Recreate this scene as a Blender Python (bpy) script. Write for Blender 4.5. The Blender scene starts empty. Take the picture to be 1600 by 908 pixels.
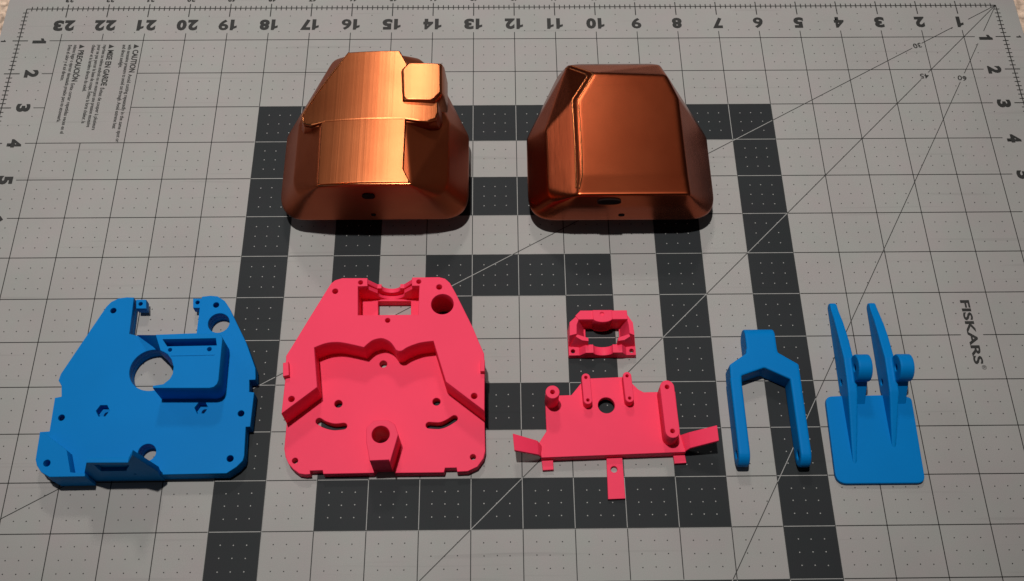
import bpy, bmesh, math, random
from mathutils import Vector, Matrix
random.seed(7)
scene = bpy.context.scene
U = 0.0254                                   # one inch of the mat's own ruler, in metres
def V(x, y, z=0.0): return Vector((x*U, y*U, z*U))

# ------------------------------------------------------------------ camera
CAM = (-12.43067934, -17.99175074, 19.88754707)
RW = ((0.99989191, -0.01241526, 0.00787652),
      (-0.00749461, -0.8912611, -0.45342859),
      (0.01264947, 0.45332055, -0.8912578))  # rows: image right, image down, forward
FOC = 1632.153
cd = bpy.data.cameras.new('camera'); cam = bpy.data.objects.new('camera', cd)
scene.collection.objects.link(cam); scene.camera = cam
cd.sensor_width = 36.0; cd.lens = FOC/1600*36.0; cd.clip_start = 0.01; cd.clip_end = 50
r, d, f = (Vector(v) for v in RW)
m = Matrix((r, -d, -f)).transposed().to_4x4(); m.translation = V(*CAM); cam.matrix_world = m

# ------------------------------------------------------------------ light
w = bpy.data.worlds.new('World'); scene.world = w; w.use_nodes = True
bg = w.node_tree.nodes['Background']; bg.inputs[0].default_value = (0.95, 0.97, 1.0, 1); bg.inputs[1].default_value = 0.035
def lamp(name, loc, target, power, size, colour=(1, .96, .9)):
    ld = bpy.data.lights.new(name, 'AREA'); ld.shape = 'DISK'; ld.size = size*U; ld.energy = power; ld.color = colour
    o = bpy.data.objects.new(name, ld); scene.collection.objects.link(o); o.location = V(*loc)
    o.rotation_euler = (V(*target)-V(*loc)).to_track_quat('-Z', 'Y').to_euler(); return o
def spot(name, loc, target, power, cone, radius, colour=(1, .972, .935)):
    ld = bpy.data.lights.new(name, 'SPOT'); ld.spot_size = math.radians(cone); ld.spot_blend = 1.0; ld.shadow_soft_size = radius*U; ld.energy = power; ld.color = colour
    o = bpy.data.objects.new(name, ld); scene.collection.objects.link(o); o.location = V(*loc)
    o.rotation_euler = (V(*target)-V(*loc)).to_track_quat('-Z', 'Y').to_euler(); return o
spot('ceiling_spot', (-20.5, 0, 90), (-13.5, -2.0, 0), 165.0, 30, 1.4)
lamp('left_fill', (-70, 45, 42), (-12, -5, 0), 2.4, 26, (.95, .97, 1))  # added soft fill brightening the shells' left facets, no known window
lamp('far_lamp', (-15.5, 40, 55), (-12, -5, 0), 6.6, 8.0, (1, .95, .88))
scene.view_settings.view_transform = 'Standard'; scene.view_settings.look = 'None'
scene.view_settings.exposure = 0.0; scene.view_settings.gamma = 1.0
scene.render.engine = 'CYCLES'

# ------------------------------------------------------------------ helpers
def P(px, py, z=0.0):
    """photo pixel -> (x, y) in inches on the level plane z"""
    a, b = (px-800)/FOC, (py-454)/FOC
    dx = [a*RW[0][i]+b*RW[1][i]+RW[2][i] for i in range(3)]
    s = (z-CAM[2])/dx[2]
    return (CAM[0]+dx[0]*s, CAM[1]+dx[1]*s)
def PP(L, z): return [P(x, y, z) for x, y in L]
col = scene.collection
def link(name, me, parent=None, mat=None):
    o = bpy.data.objects.new(name, me); col.objects.link(o)
    if parent is not None: o.parent = parent; o.matrix_parent_inverse = parent.matrix_world.inverted()
    if mat is not None: me.materials.clear(); me.materials.append(mat)
    return o
def thing(name, label, cat, loc):
    o = bpy.data.objects.new(name, None); col.objects.link(o); o.empty_display_size = 0.01
    o.location = V(*loc); o.matrix_world = Matrix.Translation(V(*loc)); o['label'] = label; o['category'] = cat; return o
def smooth(me, ang=35):
    for p in me.polygons: p.use_smooth = True
    try: me.set_sharp_from_angle(angle=math.radians(ang))
    except Exception: pass
def circle(c, r, n=28, ratio=1.0, a0=0.0):
    return [(c[0]+r*math.cos(a0+2*math.pi*i/n), c[1]+r*ratio*math.sin(a0+2*math.pi*i/n)) for i in range(n)]
def arc(c, r, a, b, n=8):
    return [(c[0]+r*math.cos(math.radians(a+(b-a)*i/n)), c[1]+r*math.sin(math.radians(a+(b-a)*i/n))) for i in range(n+1)]
def rounded(pts, rad, n=5):
    """round every corner of a polygon; rad is a number or one per corner"""
    out = []; N = len(pts)
    for i, p in enumerate(pts):
        rr = rad[i] if isinstance(rad, (list, tuple)) else rad
        if rr <= 0: out.append(p); continue
        a, b, c = Vector(pts[i-1]), Vector(p), Vector(pts[(i+1) % N])
        u, v = (a-b), (c-b); lu, lv = u.length, v.length; u /= lu; v /= lv
        ang = u.angle(v); t = min(rr/math.tan(ang/2), lu*.48, lv*.48)
        s, e = b+u*t, b+v*t
        for k in range(n+1):
            q = k/n; out.append(tuple(s*(1-q)**2 + b*2*q*(1-q) + e*q*q))
    return out
def stadium(a, b, r, n=10):
    d = Vector(b)-Vector(a); t = math.degrees(math.atan2(d.y, d.x))
    return arc(b, r, t-90, t+90, n)+arc(a, r, t+90, t+270, n)
def sweep(path, r, n=8):
    """outline of a round-ended slot along a path"""
    L, R = [], []
    for i, p in enumerate(path):
        a = Vector(path[max(i-1, 0)]); b = Vector(path[min(i+1, len(path)-1)]); t = (b-a).normalized()
        L.append((p[0]-t.y*r, p[1]+t.x*r)); R.append((p[0]+t.y*r, p[1]-t.x*r))
    d0 = Vector(path[1])-Vector(path[0]); d1 = Vector(path[-1])-Vector(path[-2])
    t0 = math.degrees(math.atan2(d0.y, d0.x)); t1 = math.degrees(math.atan2(d1.y, d1.x))
    return R+arc(path[-1], r, t1-90, t1+90, n)[1:-1]+L[::-1]+arc(path[0], r, t0+90, t0+270, n)[1:-1]
def smoothpath(pts, n=6):
    out = []
    for i in range(len(pts)-1):
        p0, p1, p2, p3 = [Vector(pts[max(0, min(len(pts)-1, j))]) for j in (i-1, i, i+1, i+2)]
        for k in range(n):
            t = k/n
            out.append(tuple(0.5*((2*p1)+(p2-p0)*t+(2*p0-5*p1+4*p2-p3)*t*t+(3*p1-p0-3*p2+p3)*t**3)))
    out.append(tuple(pts[-1])); return out
def plate(name, loops, z0, z1, mat, parent, bev=0.012, matrix=None):
    """flat piece with holes: first loop outside, the others inside; bevelled edges"""
    cu = bpy.data.curves.new('tmp', 'CURVE'); cu.dimensions = '2D'; cu.fill_mode = 'BOTH'
    for L in loops:
        s = cu.splines.new('POLY'); s.points.add(len(L)-1); s.use_cyclic_u = True
        for q, (x, y) in zip(s.points, L): q.co = (x*U, y*U, 0, 1)
    h = (z1-z0)/2; bev = min(bev, h*.45)
    cu.extrude = (h-bev)*U; cu.bevel_depth = bev*U; cu.bevel_resolution = 1; cu.offset = -bev*U
    o = bpy.data.objects.new('tmp', cu); col.objects.link(o)
    dg = bpy.context.evaluated_depsgraph_get(); me = bpy.data.meshes.new_from_object(o.evaluated_get(dg))
    bpy.data.objects.remove(o); bpy.data.curves.remove(cu)
    me.transform(Matrix.Translation((0, 0, (z0+z1)/2*U)))
    if matrix is not None: me.transform(matrix)
    smooth(me, 40); me.name = name
    return link(name, me, parent, mat)
def profile_x(name, loops, x0, x1, mat, parent, bev=0.015):
    """piece whose outline is drawn in the y-z plane and pushed through along x"""
    M = Matrix(((0, 0, 1, 0), (1, 0, 0, 0), (0, 1, 0, 0), (0, 0, 0, 1)))
    return plate(name, loops, x0, x1, mat, parent, bev, M)
def profile_y(name, loops, y0, y1, mat, parent, bev=0.012):
    M = Matrix(((1, 0, 0, 0), (0, 0, -1, 0), (0, 1, 0, 0), (0, 0, 0, 1)))     # (x, z) drawn; depth -> -y
    return plate(name, loops, -y1, -y0, mat, parent, bev, M)
def mesh(name, verts, faces, mat, parent, bevel=0, seg=2, sm=True):
    me = bpy.data.meshes.new(name); me.from_pydata([V(*v) for v in verts], [], faces); me.update()
    bm = bmesh.new(); bm.from_mesh(me); bmesh.ops.recalc_face_normals(bm, faces=bm.faces)
    if bevel: bmesh.ops.bevel(bm, geom=list(bm.edges)+list(bm.verts), offset=bevel*U, segments=seg, affect='EDGES', profile=.5)
    bm.to_mesh(me); bm.free()
    if sm: smooth(me, 40)
    return link(name, me, parent, mat)
def loft(name, loops, mat, parent, sm=40):
    """closed tube of equal-length loops [(x, y, z)...] with both ends capped"""
    n = len(loops[0]); vs = [v for L in loops for v in L]; fs = []
    for k in range(len(loops)-1):
        for i in range(n):
            j = (i+1) % n; fs.append((k*n+i, k*n+j, (k+1)*n+j, (k+1)*n+i))
    fs.append(tuple(range(n))[::-1]); fs.append(tuple((len(loops)-1)*n+i for i in range(n)))
    return mesh(name, vs, fs, mat, parent)

# ------------------------------------------------------------------ materials
def new_mat(name):
    mt = bpy.data.materials.new(name); mt.use_nodes = True; nt = mt.node_tree
    return mt, nt, nt.nodes['Principled BSDF']
def node(nt, typ, **kw):
    n = nt.nodes.new(typ)
    for k, v in kw.items():
        if k in n.inputs: n.inputs[k].default_value = v
        else: setattr(n, k, v)
    return n
def mottled(name, colour, rough, var=.08, scale=60, fine=900, bump=.05, spec=.5, layer=None):
    mt, nt, b = new_mat(name)
    tc = node(nt, 'ShaderNodeTexCoord'); L = nt.links.new
    n1 = node(nt, 'ShaderNodeTexNoise', Scale=scale, Detail=4.0); n2 = node(nt, 'ShaderNodeTexNoise', Scale=fine, Detail=3.0)
    L(tc.outputs['Object'], n1.inputs['Vector']); L(tc.outputs['Object'], n2.inputs['Vector'])
    mr = node(nt, 'ShaderNodeMapRange'); mr.inputs[1].default_value = .3; mr.inputs[2].default_value = .7
    mr.inputs[3].default_value = 1-var; mr.inputs[4].default_value = 1+var; L(n1.outputs['Fac'], mr.inputs[0])
    mx = node(nt, 'ShaderNodeMix', data_type='RGBA', blend_type='MULTIPLY'); mx.inputs[0].default_value = 1
    mx.inputs[6].default_value = (*colour, 1); L(mr.outputs[0], mx.inputs[7]); L(mx.outputs[2], b.inputs['Base Color'])
    b.inputs['Roughness'].default_value = rough; b.inputs['Specular IOR Level'].default_value = spec
    bp = node(nt, 'ShaderNodeBump', Strength=bump, Distance=.0004)
    hgt = n2.outputs['Fac']
    if layer:                                             # fine lines left by the printer's nozzle
        mp = node(nt, 'ShaderNodeMapping'); mp.inputs['Rotation'].default_value = layer[1]; L(tc.outputs['Object'], mp.inputs['Vector'])
        wv = node(nt, 'ShaderNodeTexWave', Scale=layer[0], Distortion=.4); wv.inputs['Detail'].default_value = 1
        L(mp.outputs[0], wv.inputs['Vector'])
        ad = node(nt, 'ShaderNodeMath', operation='ADD'); ml = node(nt, 'ShaderNodeMath', operation='MULTIPLY'); ml.inputs[1].default_value = layer[2]
        L(wv.outputs['Fac'], ml.inputs[0]); L(n2.outputs['Fac'], ad.inputs[0]); L(ml.outputs[0], ad.inputs[1]); hgt = ad.outputs[0]
    L(hgt, bp.inputs['Height']); L(bp.outputs[0], b.inputs['Normal'])
    return mt
def vinyl(name, colour, var, tint):
    """cutting-mat vinyl: pebbled surface, blotchy tone, faint scuffs and old knife marks"""
    mt = mottled(name, colour, .6, var, 14, 1500, .14, .12); nt = mt.node_tree; L = nt.links.new; b = nt.nodes['Principled BSDF']
    tc = node(nt, 'ShaderNodeTexCoord'); src = b.inputs['Base Color'].links[0].from_socket
    big = node(nt, 'ShaderNodeTexNoise', Scale=38.0, Detail=5.0, Roughness=.65); L(tc.outputs['Object'], big.inputs['Vector'])
    cr = node(nt, 'ShaderNodeValToRGB'); e = cr.color_ramp.elements; e[0].position = .33; e[1].position = .67
    e[0].color = (1+tint, 1-tint*.6, 1-tint*.4, 1); e[1].color = (1-tint*.7, 1+tint*.5, 1-tint*.4, 1); L(big.outputs['Fac'], cr.inputs[0])
    mx = node(nt, 'ShaderNodeMix', data_type='RGBA', blend_type='MULTIPLY'); mx.inputs[0].default_value = 1; L(src, mx.inputs[6]); L(cr.outputs[0], mx.inputs[7])
    out = mx.outputs[2]
    for rot, sc_, th, amt in ((.35, 34, .70, .08), (1.2, 28, .70, .08), (2.3, 30, .70, .07)):   # thin strokes: stretched noise cut high
        mp = node(nt, 'ShaderNodeMapping'); mp.inputs['Rotation'].default_value = (0, 0, rot); mp.inputs['Scale'].default_value = (.25, 9, 1); L(tc.outputs['Object'], mp.inputs['Vector'])
        n_ = node(nt, 'ShaderNodeTexNoise', Scale=float(sc_), Detail=1.0); L(mp.outputs[0], n_.inputs['Vector'])
        mr = node(nt, 'ShaderNodeMapRange'); mr.inputs[1].default_value = th; mr.inputs[2].default_value = th+.05; mr.inputs[3].default_value = 1; mr.inputs[4].default_value = 1-amt; L(n_.outputs['Fac'], mr.inputs[0])
        m2 = node(nt, 'ShaderNodeMix', data_type='RGBA', blend_type='MULTIPLY'); m2.inputs[0].default_value = 1; L(out, m2.inputs[6]); L(mr.outputs[0], m2.inputs[7]); out = m2.outputs[2]
    L(out, b.inputs['Base Color']); return mt
MAT_GREY = vinyl('mat_vinyl_grey', (.320, .308, .300), .05, .03)
MAT_DARK = vinyl('mat_vinyl_charcoal', (.022, .0245, .027), .10, .04)
INK = mottled('printed_black_ink', (.022, .021, .02), .6, .15, 200, 1500, .03, .3)
INK_L = mottled('printed_light_ink', (.30, .295, .285), .6, .1, 200, 1500, .03, .3)
PINK = mottled('pink_plastic', (.85, .042, .106), .5, .025, 30, 700, .06, .13, (1500, (0, 0, .78), .35))
BLUE = mottled('blue_plastic', (.0, .17, .49), .5, .03, 30, 700, .06, .06, (1500, (0, 0, .78), .35))
CARPET = mottled('carpet', (.58, .43, .33), .95, .5, 260, 900, 1.0, .1)
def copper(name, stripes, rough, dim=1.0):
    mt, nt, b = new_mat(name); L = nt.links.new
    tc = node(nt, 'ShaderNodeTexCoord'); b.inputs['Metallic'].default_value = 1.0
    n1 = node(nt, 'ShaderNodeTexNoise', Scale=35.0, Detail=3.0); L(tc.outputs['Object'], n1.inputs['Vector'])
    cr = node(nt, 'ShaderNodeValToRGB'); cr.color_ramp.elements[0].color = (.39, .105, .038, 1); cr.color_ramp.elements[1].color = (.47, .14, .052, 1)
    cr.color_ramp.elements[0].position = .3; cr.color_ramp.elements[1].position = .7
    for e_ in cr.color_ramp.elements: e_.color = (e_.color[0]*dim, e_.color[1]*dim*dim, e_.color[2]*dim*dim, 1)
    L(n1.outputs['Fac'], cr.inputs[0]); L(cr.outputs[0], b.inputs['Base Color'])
    b.inputs['Roughness'].default_value = rough
    mp = node(nt, 'ShaderNodeMapping'); L(tc.outputs['Object'], mp.inputs['Vector'])
    if stripes:                                           # contour lines of the layers on the almost flat top
        mp.inputs['Scale'].default_value = (1, .0025, 1)
        na = node(nt, 'ShaderNodeTexNoise', Scale=420.0, Detail=3.0); nb = node(nt, 'ShaderNodeTexNoise', Scale=1900.0, Detail=2.0)
        st, di = .10, .0004
        b.inputs['Anisotropic'].default_value = .65; cx_ = node(nt, 'ShaderNodeCombineXYZ', Y=1.0); L(cx_.outputs[0], b.inputs['Tangent'])
    else:
        mp.inputs['Scale'].default_value = (.05, .05, 1)
        na = node(nt, 'ShaderNodeTexNoise', Scale=700.0, Detail=2.0); nb = node(nt, 'ShaderNodeTexNoise', Scale=2600.0, Detail=1.0)
        st, di = .10, .0004
    L(mp.outputs[0], na.inputs['Vector']); L(mp.outputs[0], nb.inputs['Vector'])
    ad = node(nt, 'ShaderNodeMath', operation='ADD'); L(na.outputs['Fac'], ad.inputs[0])
    ml = node(nt, 'ShaderNodeMath', operation='MULTIPLY'); ml.inputs[1].default_value = .35; L(nb.outputs['Fac'], ml.inputs[0]); L(ml.outputs[0], ad.inputs[1])
    bp = node(nt, 'ShaderNodeBump', Strength=st, Distance=di); L(ad.outputs[0], bp.inputs['Height']); L(bp.outputs[0], b.inputs['Normal'])
    return mt
COPPER_SHADED = copper('copper_silk_shaded', False, .42, .78)  # same filament as the top, with the sides' shade put in its colour
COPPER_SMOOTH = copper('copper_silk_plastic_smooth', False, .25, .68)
COPPER_GLINT = copper('copper_silk_glint', False, .20, 1.15)  # brighter copy of the copper, edge glints put into the colour
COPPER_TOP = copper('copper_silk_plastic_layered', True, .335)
HOLE_SHADE = mottled('painted_hole_shade', (.012, .006, .005), .9, .1, 60, 900, 0, .1)  # near-black colour standing for the shade inside the shells' front holes

# ------------------------------------------------------------------ setting
def carpet():
    bm = bmesh.new(); bmesh.ops.create_grid(bm, x_segments=2, y_segments=2, size=.5)
    me = bpy.data.meshes.new('carpet'); bm.to_mesh(me); bm.free(); me.transform(Matrix.Translation(V(-12, -8, -.085)))
    o = link('carpet', me, None, CARPET); o['kind'] = 'structure'; o['label'] = 'beige speckled carpet under the cutting mat'
carpet()

mat_thing = thing('cutting_mat', 'large grey gridded cutting mat with charcoal square rings and inch rulers', 'cutting mat', (-12, -9, -.085))
plate('sheet', [rounded([(-24.49, .62), (.50, .62), (.50, -18.6), (-24.49, -18.6)], .15)], -.08, 0, MAT_GREY, mat_thing, .012)
Z1, Z2_, Z3 = .0015, .0030, .0045
class Flat:
    def __init__(s): s.v = []; s.f = []
    def poly(s, pts, z):
        b = len(s.v); s.v += [(x, y, z) for x, y in pts]; s.f.append(tuple(range(b, b+len(pts))))
    def line(s, a, b, z, wd):
        a, b = Vector(a), Vector(b); t = (b-a).normalized(); nrm = Vector((-t.y, t.x))*wd/2
        s.poly([tuple(a-nrm), tuple(b-nrm), tuple(b+nrm), tuple(a+nrm)], z)
    def build(s, name, mat, parent, kind=None):
        o = mesh(name, s.v, s.f, mat, parent, sm=False)
        for p in o.data.polygons:
            if p.normal.z < 0: p.flip()
        if kind: o['kind'] = kind
        return o
def dark(x, y):                                           # which cells of the mat are charcoal
    r_ = max(abs(x+12), abs(y+9)); return (5 < r_ < 6) or (3 < r_ < 4) or (1 < r_ < 2)
for r_ in (6, 4, 2):
    fl = Flat(); q = r_-1
    for (x0, x1, y0, y1) in ((-r_, r_, q, r_), (-r_, r_, -r_, -q), (-r_, -q, -q, q), (q, r_, -q, q)):
        fl.poly([(-12+x0, -9+y0), (-12+x1, -9+y0), (-12+x1, -9+y1), (-12+x0, -9+y1)], Z1)
    fl.build('charcoal_ring', MAT_DARK, mat_thing)
LW = .0185
dk, lt = Flat(), Flat()
def grid_seg(a, b):
    """one inch (or less) of grid line, light where charcoal lies on a side"""
    mx, my = (a[0]+b[0])/2, (a[1]+b[1])/2
    hor = abs(a[1]-b[1]) < 1e-6; e = .02
    s1 = dark(mx, my+e) if hor else dark(mx+e, my); s2 = dark(mx, my-e) if hor else dark(mx-e, my)
    (lt if (s1 and s2) else dk).line(a, b, Z2_, LW if not (s1 or s2) else LW*.8)
    if s1 != s2: lt.line((a[0]+(0 if hor else (-.012 if s1 else .012)), a[1]+((-.012 if s1 else .012) if hor else 0)), (b[0]+(0 if hor else (-.012 if s1 else .012)), b[1]+((-.012 if s1 else .012) if hor else 0)), Z2_+.0004, LW*.55)
for n in range(1, 24):                                    # lines along y
    for k in range(0, 18):
        y0, y1 = -k, -k-1
        if n == 22 and 1 <= k < 4: continue
        if k == 0: y0 = -.79
        if k == 17: y1 = -17.2
        grid_seg((-n, y0), (-n, y1))
for m_ in range(1, 18):                                   # lines along x
    for k in range(0, 24):
        x0, x1 = -k, -k-1
        if m_ in (2, 3) and k in (21, 22): continue
        if k == 0: x0 = -.73
        if k == 23: x1 = -23.26
        if m_ == 9 and k == 2: grid_seg((-2, -9), (-2.27, -9)); grid_seg((-2.74, -9), (-3, -9)); continue
        grid_seg((x0, -m_), (x1, -m_))
# diagonals at 30, 45 and 60 degrees from the corner
for deg in (30, 45, 60):
    c, s_ = math.cos(math.radians(deg)), math.sin(math.radians(deg)); t = 0.0
    while t < 27.6:
        x, y = -c*(t+.025), -s_*(t+.025)
        skip = x < -24 or y < -18 or (abs(x+1) < .2 and abs(y+.53) < .2 and deg == 30) or (abs(x+.47) < .22 and abs(y+1.02) < .2 and deg == 60)
        for (lx, ly, ld) in ((-2.2, -1.27, 30), (-2.2, -2.2, 45), (-1.31, -2.27, 60)):
            if ld == deg and math.hypot(x-lx, y-ly) < .15: skip = True
        if not skip: (lt if dark(x, y) else dk).line((-c*t, -s_*t), (-c*(t+.052), -s_*(t+.052)), Z3, LW*.85)
        t += .05
# ruler frame and eighth-inch ticks
for a, b in (((0, 0), (-24, 0)), ((0, 0), (0, -18)), ((-24, 0), (-24, -18)), ((0, -18), (-24, -18))): dk.line(a, b, Z3, .024)
for i in range(1, 24*8):
    x = -i/8
    if i % 8: dk.line((x, .07), (x, -.07), Z3+.0005, .022)
    else: dk.line((x, .14), (x, -.27), Z3+.0005, .024)
for i in range(1, 18*8):
    y = -i/8
    for X, s_ in ((0, 1), (-24, -1)):
        if i % 8: dk.line((X-.07, y), (X+.07, y), Z3+.0005, .022)
        else: dk.line((X+s_*.15, y), (X-s_*.22, y), Z3+.0005, .024)
dots_d, dots_l = Flat(), Flat()
for i in range(24):
    for k in range(18):
        for a in (.25, .5, .75):
            for b in (.25, .5, .75):
                x, y = -i-a, -k-b
                if -23 < x < -21 and -4 < y < -1: continue
                if k == 0 and abs(x-round(x)) < .3 and -.75 < y: continue
                if k == 0 and i in (0, 23): continue
                if (i in (0, 23)) and abs(y-round(y)) < .3 and (x > -.75 or x < -23.25): continue
                if abs(x+2.5) < .1 and -9.8 < y < -8.2: continue
                (dots_l if dark(x, y) else dots_d).poly(circle((x+random.uniform(-.006, .006), y+random.uniform(-.006, .006)), .0135, 6), Z2_)
dk.build('dark_grid_lines', INK, mat_thing, 'stuff'); lt.build('light_grid_lines', INK_L, mat_thing, 'stuff')
dots_d.build('dark_dots', INK, mat_thing, 'stuff'); dots_l.build('light_dots', INK_L, mat_thing, 'stuff')

def text(name, s, size, loc, rot, bold=0.0, xs=1.0, ink=INK, align='CENTER', spacing=1.0, shear=0):
    cu = bpy.data.curves.new('tmp', 'FONT'); cu.body = s; cu.size = size*U; cu.align_x = align; cu.align_y = 'CENTER' if align == 'CENTER' else 'BOTTOM_BASELINE'
    cu.offset = bold*U; cu.space_character = spacing; cu.shear = shear; cu.resolution_u = 3
    o = bpy.data.objects.new('tmp', cu); col.objects.link(o)
    dg = bpy.context.evaluated_depsgraph_get(); me = bpy.data.meshes.new_from_object(o.evaluated_get(dg))
    bpy.data.objects.remove(o); bpy.data.curves.remove(cu)
    if not len(me.vertices): return 0
    xsn = [v.co.x for v in me.vertices]; ysn = [v.co.y for v in me.vertices]
    wd = (max(xsn)-min(xsn))*xs/U
    if align == 'CENTER': me.transform(Matrix.Translation((-(max(xsn)+min(xsn))/2, -(max(ysn)+min(ysn))/2, 0)))
    me.transform(Matrix.Translation(V(loc[0], loc[1], loc[2] if len(loc) > 2 else Z3)) @ Matrix.Rotation(rot, 4, 'Z') @ Matrix.Diagonal((xs, 1, 1, 1)))
    link(name, me, mat_thing, ink); return wd
ONE = [(-.03, -.5), (.27, -.5), (.27, .5), (.05, .5), (-.02, .36), (-.25, .26), (-.25, .06), (-.03, .13)]
glyphs = {}
def glyph(ch):
    """heavy digit, one unit tall, centred; the 1 carries a flag"""
    if ch not in glyphs:
        if ch == '1':
            me = bpy.data.meshes.new('glyph'); me.from_pydata([(x, y, 0) for x, y in ONE], [], [tuple(range(len(ONE)))])
        else:
            cu = bpy.data.curves.new('tmp', 'FONT'); cu.body = ch; cu.size = 1.0; cu.offset = .058 if ch not in '69' else .034; cu.resolution_u = 3
            o = bpy.data.objects.new('tmp', cu); col.objects.link(o); dg = bpy.context.evaluated_depsgraph_get()
            me = bpy.data.meshes.new_from_object(o.evaluated_get(dg)); bpy.data.objects.remove(o); bpy.data.curves.remove(cu)
            xs = [v.co.x for v in me.vertices]; ys = [v.co.y for v in me.vertices]; h = max(ys)-min(ys); wd = max(xs)-min(xs)
            me.transform(Matrix.Diagonal((.78/wd, 1/h, 1, 1)) @ Matrix.Translation((-(max(xs)+min(xs))/2, -(max(ys)+min(ys))/2, 0)))
        glyphs[ch] = me
    return glyphs[ch]
def numeral(s_, size, loc, rot, name='numeral', wide=1.0):
    adv = [.72 if c == '1' else .86 for c in s_]; x = -sum(adv)/2; bm = bmesh.new()
    for c, a_ in zip(s_, adv):
        n0 = len(bm.verts); bm.from_mesh(glyph(c)); bm.verts.ensure_lookup_table()
        for v in bm.verts[n0:]: v.co.x = (v.co.x+x+a_/2)*wide
        x += a_
    me = bpy.data.meshes.new(name); bm.to_mesh(me); bm.free()
    me.transform(Matrix.Translation(V(loc[0], loc[1], Z3)) @ Matrix.Rotation(rot, 4, 'Z') @ Matrix.Scale(size*U, 4))
    for p in me.polygons:
        if p.normal.z < 0: p.flip()
    link(name, me, mat_thing, INK)
for n in range(1, 24): numeral(str(n), .335, (-n, -.53), math.pi, wide=.93)
for m_ in range(1, 18):
    numeral(str(m_), .33, (-23.5, -m_), -math.pi/2, wide=.90); numeral(str(m_), .33, (-.47, -m_-.02), -math.pi/2, wide=.90)
    numeral(str(m_), .12, (-24.37, -m_), -math.pi/2, 'small_numeral'); numeral(str(m_), .12, (.35, -m_), -math.pi/2, 'small_numeral')
for n in range(1, 24): numeral(str(n), .12, (-n, .27), math.pi, 'small_numeral')
text('angle_numeral', '30', .20, (-2.2, -1.27), math.pi*1.06, .003, 1.1); text('angle_numeral', '45', .20, (-2.2, -2.2), math.pi, .003, 1.1); text('angle_numeral', '60', .20, (-1.31, -2.27), math.pi*.94, .003, 1.1)
text('brand_lettering', 'FISKARS', .26, (-2.5, -8.93), -math.pi/2, .008, 1.62, spacing=1.0); text('trademark_symbol', '\u00ae', .13, (-2.41, -9.74), -math.pi/2)
BLK = [(-21.17, 'CAUTION', ['Avoid cutting repeatedly in the same spot or', 'with excessive pressure to avoid cut through. Avoid extreme heat', 'and direct sunlight.']),
       (-21.77, 'MISE EN GARDE', ['\u00c9vitez de couper \u00e0 plusieurs', 'reprises au m\u00eame endroit ou en exer\u00e7ant une pression excessive', 'pour ne pas percer la base de coupe. \u00c9vitez la forte chaleur, la', 'chaleur et la lumi\u00e8re directe du soleil.']),
       (-22.48, 'PRECAUCI\u00d3N', ['Evite cortar repetidas veces en el', 'mismo lugar o ejercer demasiada presi\u00f3n para no atravesarla.', 'Evite el calor y el sol directo.'])]
for x, head, lines in BLK:
    fl = Flat(); fl.poly([(x-.03, -1.12), (x-.03, -1.25), (x+.10, -1.185)], Z3); fl.build('warning_triangle', INK, mat_thing)
    wd = text('heading', head, .19, (x-.03, -1.29), -math.pi/2, .0055, .80, align='LEFT')
    for i, s in enumerate(lines):
        text('small_print', s, .125, (x-.03-.135*i, (-1.29-wd-.06) if i == 0 else -1.13), -math.pi/2, .002, .86 if i == 0 else .735, align='LEFT')

# ------------------------------------------------------------------ copper shells
def hull_mesh(name, pts, mat, parent, bevel, seg=4):
    bm = bmesh.new(); vs = [bm.verts.new(V(*p)) for p in pts]
    res = bmesh.ops.convex_hull(bm, input=vs)
    bmesh.ops.delete(bm, geom=list({g for g in res['geom_interior']+res['geom_unused'] if isinstance(g, bmesh.types.BMVert) and g.is_valid}), context='VERTS')
    bmesh.ops.dissolve_limit(bm, angle_limit=math.radians(3), verts=bm.verts, edges=bm.edges)
    es = [e for e in bm.edges if e.is_manifold and e.calc_face_angle(0) > math.radians(14)]
    if bevel: bmesh.ops.bevel(bm, geom=es, offset=bevel*U, segments=seg, affect='EDGES', profile=.5, clamp_overlap=True)
    bmesh.ops.recalc_face_normals(bm, faces=bm.faces)
    me = bpy.data.meshes.new(name); bm.to_mesh(me); bm.free(); smooth(me, 50)
    return link(name, me, parent, mat)
def soften(o, voxel, it, fac=.5):
    md = o.modifiers.new('r', 'REMESH'); md.mode = 'VOXEL'; md.voxel_size = voxel*U; md.use_smooth_shade = True
    ms = o.modifiers.new('s', 'SMOOTH'); ms.iterations = it; ms.factor = fac
    dg = bpy.context.evaluated_depsgraph_get(); me = bpy.data.meshes.new_from_object(o.evaluated_get(dg))
    o.modifiers.clear(); mt = o.data.materials[0]; o.data = me; me.materials.clear(); me.materials.append(mt)
    for p in me.polygons: p.use_smooth = True
    return o
def footprint(cx, fy, s=1.0, grow=0.0):
    hw = 2.04+grow; pts = [(cx-hw, fy-grow), (cx+hw, fy-grow), (cx+hw, fy+2.12), (cx+1.22+grow*.6, fy+4.02+grow), (cx-1.22-grow*.6, fy+4.02+grow), (cx-hw, fy+2.12)]
    return rounded(pts, [.62, .62, .35, .35, .35, .35], 8)
def ring(cx, fy, z, sx, sy_back):                         # the footprint drawn in at the sides and back, flush at the front
    F = footprint(cx, fy); out = []
    for x, y in F:
        out.append((cx+(x-cx)*sx, fy+(y-fy)*sy_back, z))
    return out
def skirt(cx, fy, parent):                                # inset lower lip that stands on the mat, and the closed underside
    F = footprint(cx, fy, 1, -.35); plate('lower_lip', [F], 0.0, .46, HOLE_COPPER, parent, .01)
HOLE_COPPER = COPPER_SHADED
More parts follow.
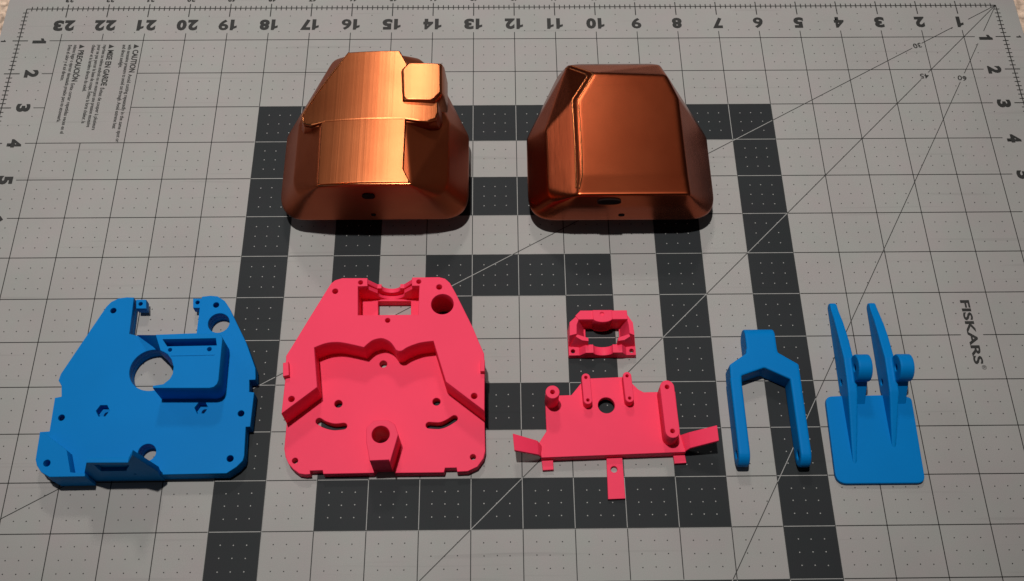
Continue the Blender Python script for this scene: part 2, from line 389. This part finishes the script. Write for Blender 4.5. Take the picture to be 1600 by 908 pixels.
# -- shell with the brow and square boss
cx, fy = -15.11, -6.38
sh = thing('copper_shell', 'shiny copper shell with raised square boss and striped flat brow', 'printed shell', (cx, fy+2, 0))
skirt(cx, fy, sh)
ZT = 1.85
pts = [(x, y, .43) for x, y in footprint(cx, fy)]+[(x, y, .55) for x, y in footprint(cx, fy)]+ring(cx, fy, 1.3, .80, .93)
def arch(x, c=-14.9, k=.052): return -k*(x-c)**2
top = []
for i in range(9):
    t = i/8
    x = -16.13+(-14.22+16.13)*t; top.append((x, -6.36, ZT+arch(x)))
    x = -16.17+(-14.36+16.17)*t; top.append((x, -4.7, ZT+arch(x)))
    x = -15.72+(-14.56+15.72)*t; top.append((x, -2.95, 1.78+arch(x)))
soften(hull_mesh('body', pts+top, COPPER_SHADED, sh, 0), .022, 22)
def arched_slab(name, outline, z0, ztop, mat, parent, bev=.03, c=-14.9, k=.052, cuts=40, tilt=0):
    """slab whose top follows the shallow arch"""
    o = plate(name, [outline], z0, ztop, mat, parent, bev)
    me = o.data; bm = bmesh.new(); bm.from_mesh(me)
    xs = [v.co.x for v in bm.verts]; a, b = min(xs), max(xs)
    for i in range(1, cuts):
        bmesh.ops.bisect_plane(bm, geom=list(bm.verts)+list(bm.edges)+list(bm.faces), plane_co=(a+(b-a)*i/cuts, 0, 0), plane_no=(1, 0, 0))
    for v in bm.verts:
        if v.co.z > (z0+ztop)/2*U: v.co.z += arch(v.co.x/U, c, k)*U + tilt*(v.co.y/U+4.5)*U
    bm.to_mesh(me); bm.free(); smooth(me, 40); return o
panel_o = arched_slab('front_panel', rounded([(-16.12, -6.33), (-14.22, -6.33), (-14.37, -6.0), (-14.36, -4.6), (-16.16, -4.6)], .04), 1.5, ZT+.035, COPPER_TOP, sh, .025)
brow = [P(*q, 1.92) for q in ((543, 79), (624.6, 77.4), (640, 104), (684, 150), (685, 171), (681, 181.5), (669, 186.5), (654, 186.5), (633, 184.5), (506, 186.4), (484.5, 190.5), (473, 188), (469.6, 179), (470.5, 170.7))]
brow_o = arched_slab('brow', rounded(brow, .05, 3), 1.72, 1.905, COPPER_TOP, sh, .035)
bc = (sum(q[0] for q in brow)/len(brow), min(q[1] for q in brow))
hull_mesh('brow_side', [(x, y, 1.83+arch(x)) for x, y in brow]+[(bc[0]+(x-bc[0])*1.05, bc[1]+(y-bc[1])*1.04, 1.35) for x, y in brow], COPPER_SHADED, sh, .02, 2)
bz = 1.965
box = [P(*q, bz) for q in ((638.6, 97.2), (690, 96.4), (690, 143), (677, 155.5), (630.4, 155.9), (628, 108))]
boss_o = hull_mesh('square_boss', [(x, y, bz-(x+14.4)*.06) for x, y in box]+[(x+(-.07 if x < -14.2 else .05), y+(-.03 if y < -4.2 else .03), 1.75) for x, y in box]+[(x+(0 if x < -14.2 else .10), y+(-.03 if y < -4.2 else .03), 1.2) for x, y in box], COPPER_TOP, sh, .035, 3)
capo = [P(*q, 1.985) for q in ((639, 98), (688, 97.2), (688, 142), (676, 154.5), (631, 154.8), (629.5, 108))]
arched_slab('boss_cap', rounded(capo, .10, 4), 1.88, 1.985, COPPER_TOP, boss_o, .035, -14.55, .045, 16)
def bead(name, pts, r, mat, parent):
    cu = bpy.data.curves.new('tmp', 'CURVE'); cu.dimensions = '3D'; sp = cu.splines.new('POLY'); sp.points.add(len(pts)-1)
    for q, p in zip(sp.points, pts): q.co = (*V(*p), 1)
    cu.bevel_depth = r*U; cu.bevel_resolution = 2; cu.use_fill_caps = True
    o = bpy.data.objects.new('tmp', cu); col.objects.link(o); dg = bpy.context.evaluated_depsgraph_get()
    me = bpy.data.meshes.new_from_object(o.evaluated_get(dg)); bpy.data.objects.remove(o); bpy.data.curves.remove(cu); smooth(me, 60)
    return link(name, me, parent, mat)
rim = smoothpath([P(*q, 1.90) for q in ((545, 80.5), (508, 124), (474, 168.5), (471.5, 179), (474.5, 186.5), (485, 188.5), (506, 185.5))], 5)
bead('brow_rim', [(x, y, 1.885+arch(x)) for x, y in rim], .022, COPPER_GLINT, brow_o)
rim = [P(*q, 1.86) for q in ((503.5, 190), (500.5, 240), (499, 270), (497, 287), (560, 287.5), (641, 286.5))]
bead('panel_rim', [(x, y, 1.865+arch(x)) for x, y in rim], .018, COPPER_GLINT, panel_o)
def shade_plug(px, py, wpx, hpx, y, parent, name='hole'):
    # solid plug with hole shade painted on; z found from the wall plane y
    z = .4
    for _ in range(60):
        z += (y-P(px, py, z)[1])*-.9
    x = P(px, py, z)[0]; sx = wpx/66/2; sz = hpx/66/2/.62
    pr_ = [(x+sx*math.copysign(abs(math.cos(a))**.7, math.cos(a)), z+sz*math.copysign(abs(math.sin(a))**.9, math.sin(a))) for a in [2*math.pi*i/20 for i in range(20)]]
    profile_y(name, [pr_], y-.006, y+.1, HOLE_SHADE, parent, .002)
shade_plug(575.7, 307, 18, 8, fy, sh); shade_plug(583.6, 335.8, 7, 4, fy, sh)
# -- plain shell
cx, fy = -9.75, -6.43
sh2 = thing('copper_shell', 'plain smooth copper shell with a creased left shoulder and oval front hole', 'printed shell', (cx, fy+2, 0))
skirt(cx, fy, sh2)
ZT = 1.45
pts = [(x, y, .43) for x, y in footprint(cx, fy)]+[(x, y, .5) for x, y in footprint(cx, fy)]+ring(cx, fy, 1.02, .80, .95)
top = [(*P(*q, ZT), ZT) for q in ((928, 114), (1042, 118), (1059, 151), (1071, 273))]+[(-8.43, -6.38, ZT-.03), (-10.77, -6.38, ZT-.03), (-10.70, -5.93, ZT), (-10.68, -3.95, ZT), (-8.48, -5.93, ZT)]
top += [(-10.84, -2.75, 1.15), (-8.75, -2.75, 1.15)]
top += [(*P(*q, ZT-.045), ZT-.045) for q in ((919, 115), (893, 157), (897.7, 233.6), (899.5, 276))]+[(-10.86, -6.38, ZT-.08)]
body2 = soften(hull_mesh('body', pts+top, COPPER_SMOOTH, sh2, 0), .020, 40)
from mathutils.bvhtree import BVHTree
bvh = BVHTree.FromPolygons([v.co.copy() for v in body2.data.vertices], [tuple(p.vertices) for p in body2.data.polygons])
def on_surface(path, n=14):
    out = []
    for p, q in zip(path, path[1:]):
        for i in range(n):
            x, y = p[0]+(q[0]-p[0])*i/n, p[1]+(q[1]-p[1])*i/n
            h = bvh.ray_cast(V(x, y, 3), Vector((0, 0, -1)))[0]
            if h is not None: out.append((x, y, h.z/U-.004))
    return out
for L_ in (((893, 101.5, 1.2), (924, 113, 1.42), (927, 117.5, 1.43), (903.5, 156, 1.43), (908.5, 233.6, 1.43), (909.5, 274, 1.43), (904, 300, 1.40)), ((884, 105, 1.15), (915, 116, 1.38), (918, 120.5, 1.39), (894, 157, 1.38), (898.5, 233.6, 1.38), (900, 276, 1.38), (900, 299, 1.36))):
    bead('crease_glint', on_surface(rounded([P(x, y, z) for x, y, z in L_], [0]+[.04]*5+[0], 4), 6), .020, COPPER_GLINT, body2)  # added beads stand in for the two highlight lines along the crease
shade_plug(952, 316, 33, 8, fy, sh2); shade_plug(971, 336, 9, 4.5, fy, sh2)

# ------------------------------------------------------------------ blue plate
bp_ = thing('blue_plate', 'blue plastic plate with large round hole and raised square tray', 'printed part', (*P(230, 620), 0))
BT = .34
B_out = PP([(91.2, 594.5), (94.9, 584.2), (138, 520.5), (166, 479.3), (173.5, 471.8), (184.8, 466.2), (197.9, 464.4), (209.1, 464.7),
            (202, 521.5), (214, 524.5), (307, 520.5), (311.7, 482.1), (315.5, 463.4), (328.6, 461.9), (339.8, 462.9), (351, 470), (358.5, 481.2), (384.7, 535.5), (398.8, 574.8), (399.3, 589.8),
            (398.8, 593.2), (389.4, 593.5), (389.4, 612.2), (396.9, 613.2), (390.7, 666.5), (383.8, 667), (381.4, 712.3), (379.1, 719.8), (369.8, 729.2), (353.8, 739.5),
            (248, 741.7), (132.4, 744.1), (77.1, 745.1), (64, 737.6), (57.5, 727.3), (55.6, 717.9), (62.2, 674.9), (77.1, 673.9), (85.6, 621.5), (95.9, 619.7), (95.9, 602.9)], BT)
def hc(px, py, rpx, z, n=28): return circle(P(px, py, z), rpx/77., n)
B_holes = [hc(177, 485.3, 4.8, BT, 16), hc(337.6, 476.5, 4.8, BT, 16), hc(341.7, 504.6, 17, BT), hc(237.2, 578.2, 34.5, BT, 48),
           hc(95.9, 652.6, 5, BT, 16), hc(376.5, 646, 5, BT, 16), hc(359.5, 716.5, 5.2, BT, 16), hc(229.5, 707, 13.5, BT, 28)]
seats = [P(160.5, 641.8, BT), P(314.5, 637.2, BT)]
plate('plate', [B_out]+B_holes+[circle(c, .135, 6, 1, .0) for c in seats], .15, BT, BLUE, bp_, .01)
plate('plate_underside', [[(cx_+(x-cx_)*.999, cy_+(y-cy_)*.999) for cx_, cy_ in (P(230, 620, BT),) for x, y in B_out]]+B_holes+[circle((c[0]+.03, c[1]-.03), .068, 16) for c in seats], 0, .155, BLUE, bp_, .006)
# corner pad
PZ = .64
pad = PP([(62.2, 674.9), (66, 674.6), (104, 703), (110, 738), (133, 739.5), (132.4, 744.3), (77.1, 745.3), (64, 737.8), (57.3, 727.4), (55.3, 717.9)], PZ)
plate('corner_pad', [pad, hc(73, 723.7, 5.2, PZ, 16)], .02, PZ, BLUE, bp_, .012)
# front wall standing up from the plate's edge, with a slot through it
def on_wall(px, py, y):
    a_, b_ = (px-800)/FOC, (py-454)/FOC
    dx = [a_*RW[0][i]+b_*RW[1][i]+RW[2][i] for i in range(3)]; t_ = (y-CAM[1])/dx[1]
    return (CAM[0]+dx[0]*t_, CAM[2]+dx[2]*t_)
yF = P(190, 743.2, BT)[1]-.012
fw = [on_wall(*q, yF) for q in ((135, 723), (199.8, 722.8), (206.3, 711), (247, 737), (249, 742))]
x0_, x1_ = on_wall(135, 757, yF)[0], fw[-1][0]
fw = [(x0_, .02)]+fw+[(x1_, .02)]
slot = [on_wall(*q, yF) for q in ((146, 726.5), (202, 727), (197, 736), (158, 736.5))]
plate_front = profile_y('front_wall', [fw, slot, circle(on_wall(211, 741, yF), .03, 10)], yF, yF+.10, BLUE, bp_, .008)
profile_y('slot_back', [[on_wall(*q, yF) for q in ((143, 725), (205, 725), (203, 738), (150, 738))]], yF+.075, yF+.115, BLUE, plate_front, .004)  # backing added behind the slot to keep it dark
# raised tray
TZ = .95
t_out = PP([(243, 522.8), (303, 520.5), (339, 521.5), (344.5, 523), (347, 526.5), (347.3, 531), (341.3, 594), (339, 600), (334, 604.5), (327, 606.3), (238.5, 606.3), (238.7, 602.5), (255, 600), (265, 592), (269.5, 584), (271, 573), (268, 562), (262, 553.5), (256, 550), (250.5, 547.5)], TZ)
rp = [(*P(214, 523.8, BT), BT+.01), (*P(243.3, 522.9, TZ), TZ-.02), (*P(251, 547.4, TZ), TZ-.03), (*P(253, 551, .60), .58), (*P(240, 542.5, BT), BT+.01)]
mesh('ramp', [(x, y, .2) for x, y, z in rp]+rp, [(0, 1, 2, 3, 4), (5, 6, 9), (6, 7, 8), (6, 8, 9)]+[(i, (i+1) % 5, 5+(i+1) % 5, 5+i) for i in range(5)], BLUE, bp_)
rec1 = PP([(254, 530), (337, 528.5), (338.5, 539.5), (261, 541)], TZ)
tray_o = plate('tray', [t_out, rec1, hc(265.5, 546.6, 3.0, TZ, 12), hc(327, 545.5, 3.4, TZ, 12)], .20, TZ, BLUE, bp_, .012)
plate('tray_rib', [PP([(267, 555.5), (335, 554), (335, 555), (267, 556.5)], TZ)], TZ-.02, TZ+.012, BLUE, tray_o, .002)
for (x0, x1, y0, y1, hx, hy) in ((211.9, 230.6, 467, 483, 218.9, 473.7), (300.9, 315.5, 465.3, 482, 308, 471.5)):
    plate('screw_ear', [PP([(x0, y0), (x1-3 if x0 < 250 else x1, y0), (x1-3 if x0 < 250 else x1, y1-2), (x0, y1-2)], BT+.0), hc(hx, hy, 3.4, BT, 12)], .10, BT-.03, BLUE, bp_, .01)

# ------------------------------------------------------------------ pink plate
pk = thing('pink_plate', 'pink plastic plate with stepped upper deck, two smile-shaped slots and front boss', 'printed part', (*P(600, 640), 0))
KB, KT = .22, .82
deck_left = [(439.6, 646.4), (445.9, 589.8), (446.9, 556.1), (460.9, 533.6), (484.3, 495.2), (510.5, 453.1), (517.1, 442.8), (523.7, 437.7), (534.9, 434.4), (574.2, 434.4)]
notch = [(574.2, 447), (559.2, 447.5), (559.2, 492.4), (653.4, 491.5), (655.3, 446.5), (643.5, 446.5)]
deck_right = [(643.8, 433.4), (686.2, 432.9), (695.5, 435.3), (703, 441.9), (712.4, 458.7), (739.5, 513), (748, 533.6), (756.4, 552.4), (757.2, 574.8), (757, 642.1)]
step = [(696.5, 596.2), (677.2, 532.7)]
arc_r = smoothpath([(677.2, 532.7), (656.2, 535.5), (637.5, 542.1), (628.1, 547.8), (622.5, 548.4)], 4)[1:]
arc_m = smoothpath([(618.7, 546.7), (614, 539.3), (607.5, 532.7), (596, 528.5), (582.5, 531.5), (574.2, 537.4), (568.6, 542.6)], 4)
arc_l = smoothpath([(568.6, 542.6), (546.1, 537.4), (527.4, 534.6), (508.7, 536.4), (490.9, 543)], 4)[1:]
deck_px = deck_left+notch+deck_right+step+arc_r+arc_m+arc_l+[(495.6, 604.7)]
D_out = PP(deck_px, KT)
D_holes = [hc(523.7, 455, 4.6, KT, 16), hc(686.2, 448.4, 4.6, KT, 16), hc(605.7, 500.5, 4, KT, 14), hc(455.3, 623.4, 4.8, KT, 16), hc(740.9, 618.7, 4.8, KT, 16), hc(691.2, 475.2, 17.6, KT, 36), hc(563.4, 441.3, 3.8, KT, 12), hc(654.3, 440, 3.8, KT, 12)]
plate('upper_deck', [D_out]+D_holes, .20, KT, PINK, pk, .012)
ins = lambda L, c, k: [(c[0]+(x-c[0])*k, c[1]+(y-c[1])*k) for x, y in L]
cen = (-14.7, -9.95)
under = ins(PP([(757, 642.1), (757.2, 574.8), (756.4, 552.4), (739.5, 513), (712.4, 458.7), (703, 441.9), (695.5, 435.3), (686.2, 432.9), (643.8, 433.4), (574.2, 434.4), (534.9, 434.4), (523.7, 437.7), (517.1, 442.8), (484.3, 495.2), (446.9, 556.1), (445.9, 589.8), (439.6, 646.4)], KT), cen, .998)
front = PP([(447.8, 660.9), (444, 701), (446, 714), (450.6, 724.5), (458, 733), (467.5, 740), (476.8, 741.4), (484.7, 740.8), (484.3, 735.4), (504, 734.8), (505, 740.5), (583.6, 739), (589, 733), (615, 732.5), (616.9, 739), (693.6, 738.2), (695.5, 731.1), (713.3, 730.7), (714.3, 737.1), (731, 736.3), (746, 729.2), (755.5, 716.1), (758.3, 704.9), (757.3, 658)], KB)
slotL = sweep(smoothpath(PP([(498.5, 658), (508, 663.5), (522, 667), (537, 665.8)], KB)), 5.2/77)
slotR = sweep(smoothpath(PP([(670.5, 664.4), (687, 665), (699, 660.7), (710, 653.8)], KB)), 5.2/77)
hole_rect = PP([(592, 476), (643, 476), (643, 500), (592, 500)], .05)
plate('base_plate', [under+front, hole_rect, slotL, slotR, hc(598.9, 568.8, 6, KB, 18), hc(528.7, 630.9, 6.2, KB, 18), hc(682, 627.7, 6.2, KB, 18), hc(460.9, 719.9, 4.5, KB, 14), hc(739, 714.2, 4.5, KB, 14), circle(P(691.2, 475.2, KT), 17.4/77, 36), circle(P(594.8, 678.7, KT), 13/77, 32)], 0, KB, PINK, pk, .012)
boss = rounded(PP([(577.5, 719.7), (572, 690), (572, 668), (584, 657), (606, 656), (617, 663), (622.3, 678.5), (609.2, 722.5), (607.8, 718.3)], KT), [0, .1, .1, .1, .1, .1, .05, 0, 0])
plate('boss', [boss, hc(594.8, 678.7, 13.2, KT, 32)], .20, KT, PINK, pk, .012)
# saddle across the notch at the back
xa, xb = P(574, 440, KT)[0]-.01, P(643.6, 440, KT)[0]+.01; xm = (xa+xb)/2
ya, yb = P(600, 447.3, KT)[1], P(600, 434.2, KT)[1]-.012
def saddle(name, y0, y1, zl, rad, zc, zs, par):
    prof = [(xa, .05), (xb, .05), (xb, zs), (xb-.19, zl), (xm+rad, zl)]+[(xm+rad*math.cos(math.radians(a)), zc-rad*.85*math.sin(math.radians(a))) for a in range(0, 181, 12)]+[(xm-rad, zl), (xa+.19, zl), (xa, zs)]
    return profile_y(name, [prof], y0, y1, PINK, par, .008)
sad = saddle('saddle', ya+.085, yb, .56, .195, .52, .79, pk)
saddle('saddle_step', ya, ya+.09, .50, .285, .46, .70, sad)
for q in ([(442, 567), (450.5, 565), (451.5, 586), (442, 588)], [(751, 562), (757.6, 562), (757.2, 580), (750.5, 580)]):
    plate('side_tab', [PP(q, KT+.12)], .3, KT+.12, PINK, pk, .012)

# ------------------------------------------------------------------ small pink frame
fr = thing('pink_mount', 'small pink plastic frame with open rectangular middle and two rounded saddles', 'printed part', (-10.29, -9, 0))
FX0, FX1, FY0, FY1 = -11.0, -9.61, -9.46, -8.60
xm = -10.30; H = .50
plate('frame_base', [[(FX0, FY0), (FX1, FY0), (FX1, FY1-.27), (FX1-.18, FY1), (FX0+.25, FY1), (FX0, FY1-.25)], [(xm-.33, FY0+.20), (xm+.37, FY0+.20), (xm+.37, FY1-.20), (xm-.33, FY1-.20)], circle((FX0+.09, FY0+.10), .045, 14), circle((FX1-.09, FY0+.10), .045, 14)], 0, .09, PINK, fr, .01)
def wedge_wall(name, outer, inner, h, parent):           # wall with a sloping inside: outer and inner quads at the foot and top
    loft(name, [[(x, y, .07) for x, y in outer], [(x, y, h) for x, y in inner]], PINK, parent)
wedge_wall('side_wall', [(FX0+.004, FY0+.22), (xm-.34, FY0+.26), (xm-.36, FY1-.3), (FX0+.25, FY1-.006), (FX0+.004, FY1-.25)], [(FX0+.01, FY0+.30), (FX0+.15, FY0+.34), (FX0+.16, FY1-.32), (FX0+.27, FY1-.03), (FX0+.02, FY1-.26)], H-.02, fr)
wedge_wall('side_wall', [(FX1-.004, FY0+.22), (xm+.38, FY0+.26), (xm+.38, FY1-.3), (FX1-.18, FY1-.006), (FX1-.004, FY1-.27)], [(FX1-.06, FY0+.30), (FX1-.15, FY0+.34), (FX1-.16, FY1-.32), (FX1-.22, FY1-.03), (FX1-.07, FY1-.28)], H-.02, fr)
plate('back_wall', [[(FX0+.25, FY1-.004), (FX0+.14, FY1-.12), (FX0+.20, FY1-.21), (xm-.2, FY1-.21)]+[(xm+.2*math.cos(math.radians(a)), FY1-.2+.085*math.sin(math.radians(a))) for a in range(190, 351, 16)]+[(xm+.2, FY1-.21), (FX1-.17, FY1-.21), (FX1-.18, FY1-.004)]], .05, H, PINK, fr, .012)
plate('saddle', [[(xm-.2, FY1-.01), (xm-.2, FY1-.20)]+[(xm+.2*math.cos(math.radians(a)), FY1-.2+.085*math.sin(math.radians(a))) for a in range(190, 351, 16)]+[(xm+.2, FY1-.2), (xm+.2, FY1-.01)], circle((xm-.01, FY1-.1), .04, 12)], .1, H+.03, PINK, fr, .012)
fp = [(FX0+.16, .06), (FX1-.14, .06), (FX1-.30, .27), (xm+.22, .27)]+[(xm+.20*math.cos(math.radians(a)), .27-.14*math.sin(math.radians(a))) for a in range(0, 181, 18)]+[(xm-.22, .27), (FX0+.34, .27)]
profile_y('front_wall', [fp], FY0+.004, FY0+.19, PINK, fr, .01)
for sx, X in ((1, FX0), (-1, FX1)):
    plate('corner_lug', [[(X+sx*.004, FY0+.004), (X+sx*.22, FY0+.004), (X+sx*.22, FY0+.20), (X+sx*.004, FY0+.20)], circle((X+sx*.09, FY0+.10), .045, 14)], .08, .14, PINK, fr, .01)
    loft('brace', [[(X+sx*.02, FY0+.20, .1), (X+sx*.20, FY0+.18, .1), (X+sx*.40, FY0+.14, .1), (X+sx*.40, FY0+.25, .1), (X+sx*.1, FY0+.34, .1)], [(X+sx*.14, FY0+.29, .44), (X+sx*.26, FY0+.21, .44), (X+sx*.39, FY0+.19, .44), (X+sx*.39, FY0+.26, .44), (X+sx*.16, FY0+.34, .44)]], PINK, fr)

# ------------------------------------------------------------------ pink bracket
br = thing('pink_bracket', 'flat pink plastic bracket with upright posts, side wings and long front tongue', 'printed part', (*P(955, 670), 0))
QT = .24
bo = PP([(853, 617.5), (875.2, 617.8), (892.8, 617.3), (908.6, 597.9), (914, 592), (921.8, 591.2), (964.1, 589.4), (978, 588.6), (988.5, 599.7), (997.3, 608.5), (1006, 612.9), (1027.2, 612.3), (1055, 612), (1062.4, 677), (1066.5, 690), (1071.2, 706.2), (846.1, 715), (844, 700), (842.6, 691.3), (854, 673.7), (852.3, 634.9)], QT)
plate('plate', [bo, hc(947.5, 633.3, 13, QT, 32)], .10, QT, PINK, br, .01)
plate('front_lip', [PP([(846.3, 709), (1070.5, 700), (1071.3, 706.4), (846.1, 715.2)], QT)], .0, QT-.012, PINK, br, .008)
def tube_post(name, tops, ztop, rpx, hole):
    L = [P(x, y, ztop) for x, y in tops]; rr = rpx/77
    o = circle(L[0], rr, 24) if len(L) == 1 else stadium(L[0], L[1], rr)
    plate(name, [o]+[circle(c, hole, 14) for c in L], QT-.04, ztop, PINK, br, .012)
tube_post('round_post', [(863.4, 612.4)], .80, 10.6, .045)
tube_post('twin_post', [(915.5, 589.6), (918.7, 625.0)], .48, 6.6, .032)
tube_post('twin_post', [(979.9, 587.2), (984, 622.0)], .48, 6.6, .032)
tube_post('long_post', [(1042.4, 604.5), (1051, 673.4)], .70, 10.8, .045)
plate('tongue', [PP([(947.5, 711), (972, 710), (977.4, 779), (950.2, 780)], .08), hc(959.5, 733.4, 5, .08, 18)], 0.0, .08, PINK, br, .012)
for q in ([(846, 716), (864, 716), (865, 734), (848, 735)], [(1051, 706), (1069, 705), (1072.5, 723.5), (1054, 724.5)]):
    plate('front_tab', [PP(q, .08)], 0.0, .09, PINK, br, .01)
def wing(inner0, inner1, kink0, kink1, out0, out1, zs):
    """thin strip: plate edge -> riser -> rising wing, 2 mm thick"""
    top = [(*P(*inner0, zs[0]), zs[0]), (*P(*inner1, zs[0]), zs[0]), (*P(*kink1, zs[1]), zs[1]), (*P(*kink0, zs[1]), zs[1]), (*P(*out1, zs[2]), zs[2]), (*P(*out0, zs[2]), zs[2])]
    t = .085; bot = [(x, y, z-t) for x, y, z in top]
    fs = [(0, 1, 2, 3), (3, 2, 4, 5)]
    F = fs+[tuple(i+6 for i in q[::-1]) for q in fs]
    rim = [0, 1, 2, 4, 5, 3]
    for a, b in zip(rim, rim[1:]+rim[:1]): F.append((a, a+6, b+6, b))
    mesh('wing', top+bot, F, PINK, br, .008, 1)
wing((848.7, 699.2), (846, 714), (840, 688.5), (841.5, 710.5), (801.2, 677.2), (803.8, 703.5), (.20, .36, .55))
wing((1062.5, 680), (1070, 706), (1076.5, 675.4), (1078.3, 700), (1120.5, 664.3), (1123.5, 688.5), (.20, .36, .58))

# ------------------------------------------------------------------ blue fork
fk = thing('blue_fork', 'blue plastic two-pronged fork lying with its prongs down the mat', 'printed part', (-7.1, -10.3, 0))
FH = .48
yoke = [(-7.395, -9.10), (-6.79, -9.09), (-6.775, -9.57), (-6.39, -9.83), (-6.39, -10.30), (-6.575, -10.30), (-6.575, -10.16), (-7.09, -9.90), (-7.575, -10.07), (-7.575, -10.25), (-7.80, -10.25), (-7.79, -9.83), (-7.42, -9.58)]
chev = [(-7.42, -9.50), (-6.78, -9.50), (-6.775, -9.57), (-6.39, -9.83), (-6.39, -10.40), (-6.60, -10.40), (-6.59, -10.16), (-7.09, -9.90), (-7.575, -10.07), (-7.585, -10.40), (-7.805, -10.40), (-7.79, -9.83), (-7.42, -9.58)]
bits = [plate('tmp', [chev], 0, FH, BLUE, fk, .01)]
blk = [(-9.7, 0), (-9.7, FH)]+[(-9.20+.225*math.cos(math.radians(a)), FH/2+FH/2*math.sin(math.radians(a))) for a in range(90, -91, -15)]
bits.append(profile_x('tmp', [blk], -7.40, -6.785, BLUE, fk, .01))
def fuse(name, bits, mat, parent, voxel, it):
    bm = bmesh.new()
    for o in bits: bm.from_mesh(o.data)
    for o in bits: bpy.data.objects.remove(o)
    me = bpy.data.meshes.new(name); bm.to_mesh(me); bm.free()
    return soften(link(name, me, parent, mat), voxel, it)
fuse('yoke', bits, BLUE, fk, .018, 7)
for x0, x1, yb_ in ((-7.805, -7.585, -11.88), (-6.60, -6.395, -11.90)):
    rr = FH/2
    pr_ = [(-10.1, 0), (-10.1, FH+.004)]+[(yb_+rr+rr*math.cos(math.radians(a)), rr+rr*math.sin(math.radians(a))) for a in range(90, 271, 15)]
    fuse('prong', [profile_x('tmp', [pr_, circle((yb_+rr, rr), .08, 16)], x0-.004, x1+.004, BLUE, fk, .01)], BLUE, fk, .018, 7)


# ------------------------------------------------------------------ blue scoop
sc = thing('blue_scoop', 'blue plastic scoop blade with two long tines and round lugs', 'printed part', (-4.98, -10.5, 0))
so = rounded(PP([(1289.5, 619.5), (1312, 618.4), (1345.6, 617.8), (1377.4, 617.2), (1411, 618.6), (1424.5, 621), (1446.8, 754.6), (1307, 755.8)], .1), [.22, 0, 0, 0, .05, .18, .17, .22], 7)
plate('blade', [so], 0, .10, BLUE, sc, .02)
for xa_, tip in ((-5.50, -11.90), (-4.67, -11.55)):
    ext = .045/((.46-.10)/(-10.42-tip))
    prof = [(tip-ext, .01), (tip-ext, .025), (-10.42, .46), (-10.1, .50), (-9.72, .53), (-9.2, .44), (-8.75, .32), (-8.50, .22)]+[(-8.40+.10*math.cos(math.radians(a)), .10+.10*math.sin(math.radians(a))) for a in range(90, -91, -20)]+[(-8.40, .0), (-10.3, .0), (-10.3, .04)]
    t_ = profile_x('tmp', [prof, circle((-10.12, .17), .06, 14)], xa_, xa_+.22, BLUE, sc, .008)
    for v in t_.data.vertices:                            # the top edge draws in, so each tine is wedge-shaped
        if v.co.x > (xa_+.11)*U:
            if v.co.y < (tip-ext+.1)*U: v.co.x = (xa_+.06)*U
            continue
        v.co.x += .05*U*max(0, v.co.z/U)
    for v in t_.data.vertices:                            # and narrows to a round tip
        k_ = max(0.0, (v.co.y/U+9.2)/.9); v.co.x += ((xa_+.12)*U-v.co.x)*.34*min(1, k_)
    lc = (-9.99, .62); R = .275
    lug = [(lc[0]+R*math.cos(math.radians(a)), lc[1]+R*math.sin(math.radians(a))) for a in range(215, -46, -12)]
    l_ = profile_x('tmp', [[(-10.60, .06), (-10.28, .40)]+lug+[(-9.86, .34), (-9.90, .06)], circle(lc, .065, 14)], xa_+.17, xa_+.45, BLUE, sc, .015)
    fuse('tine', [t_, l_], BLUE, sc, .016, 5)
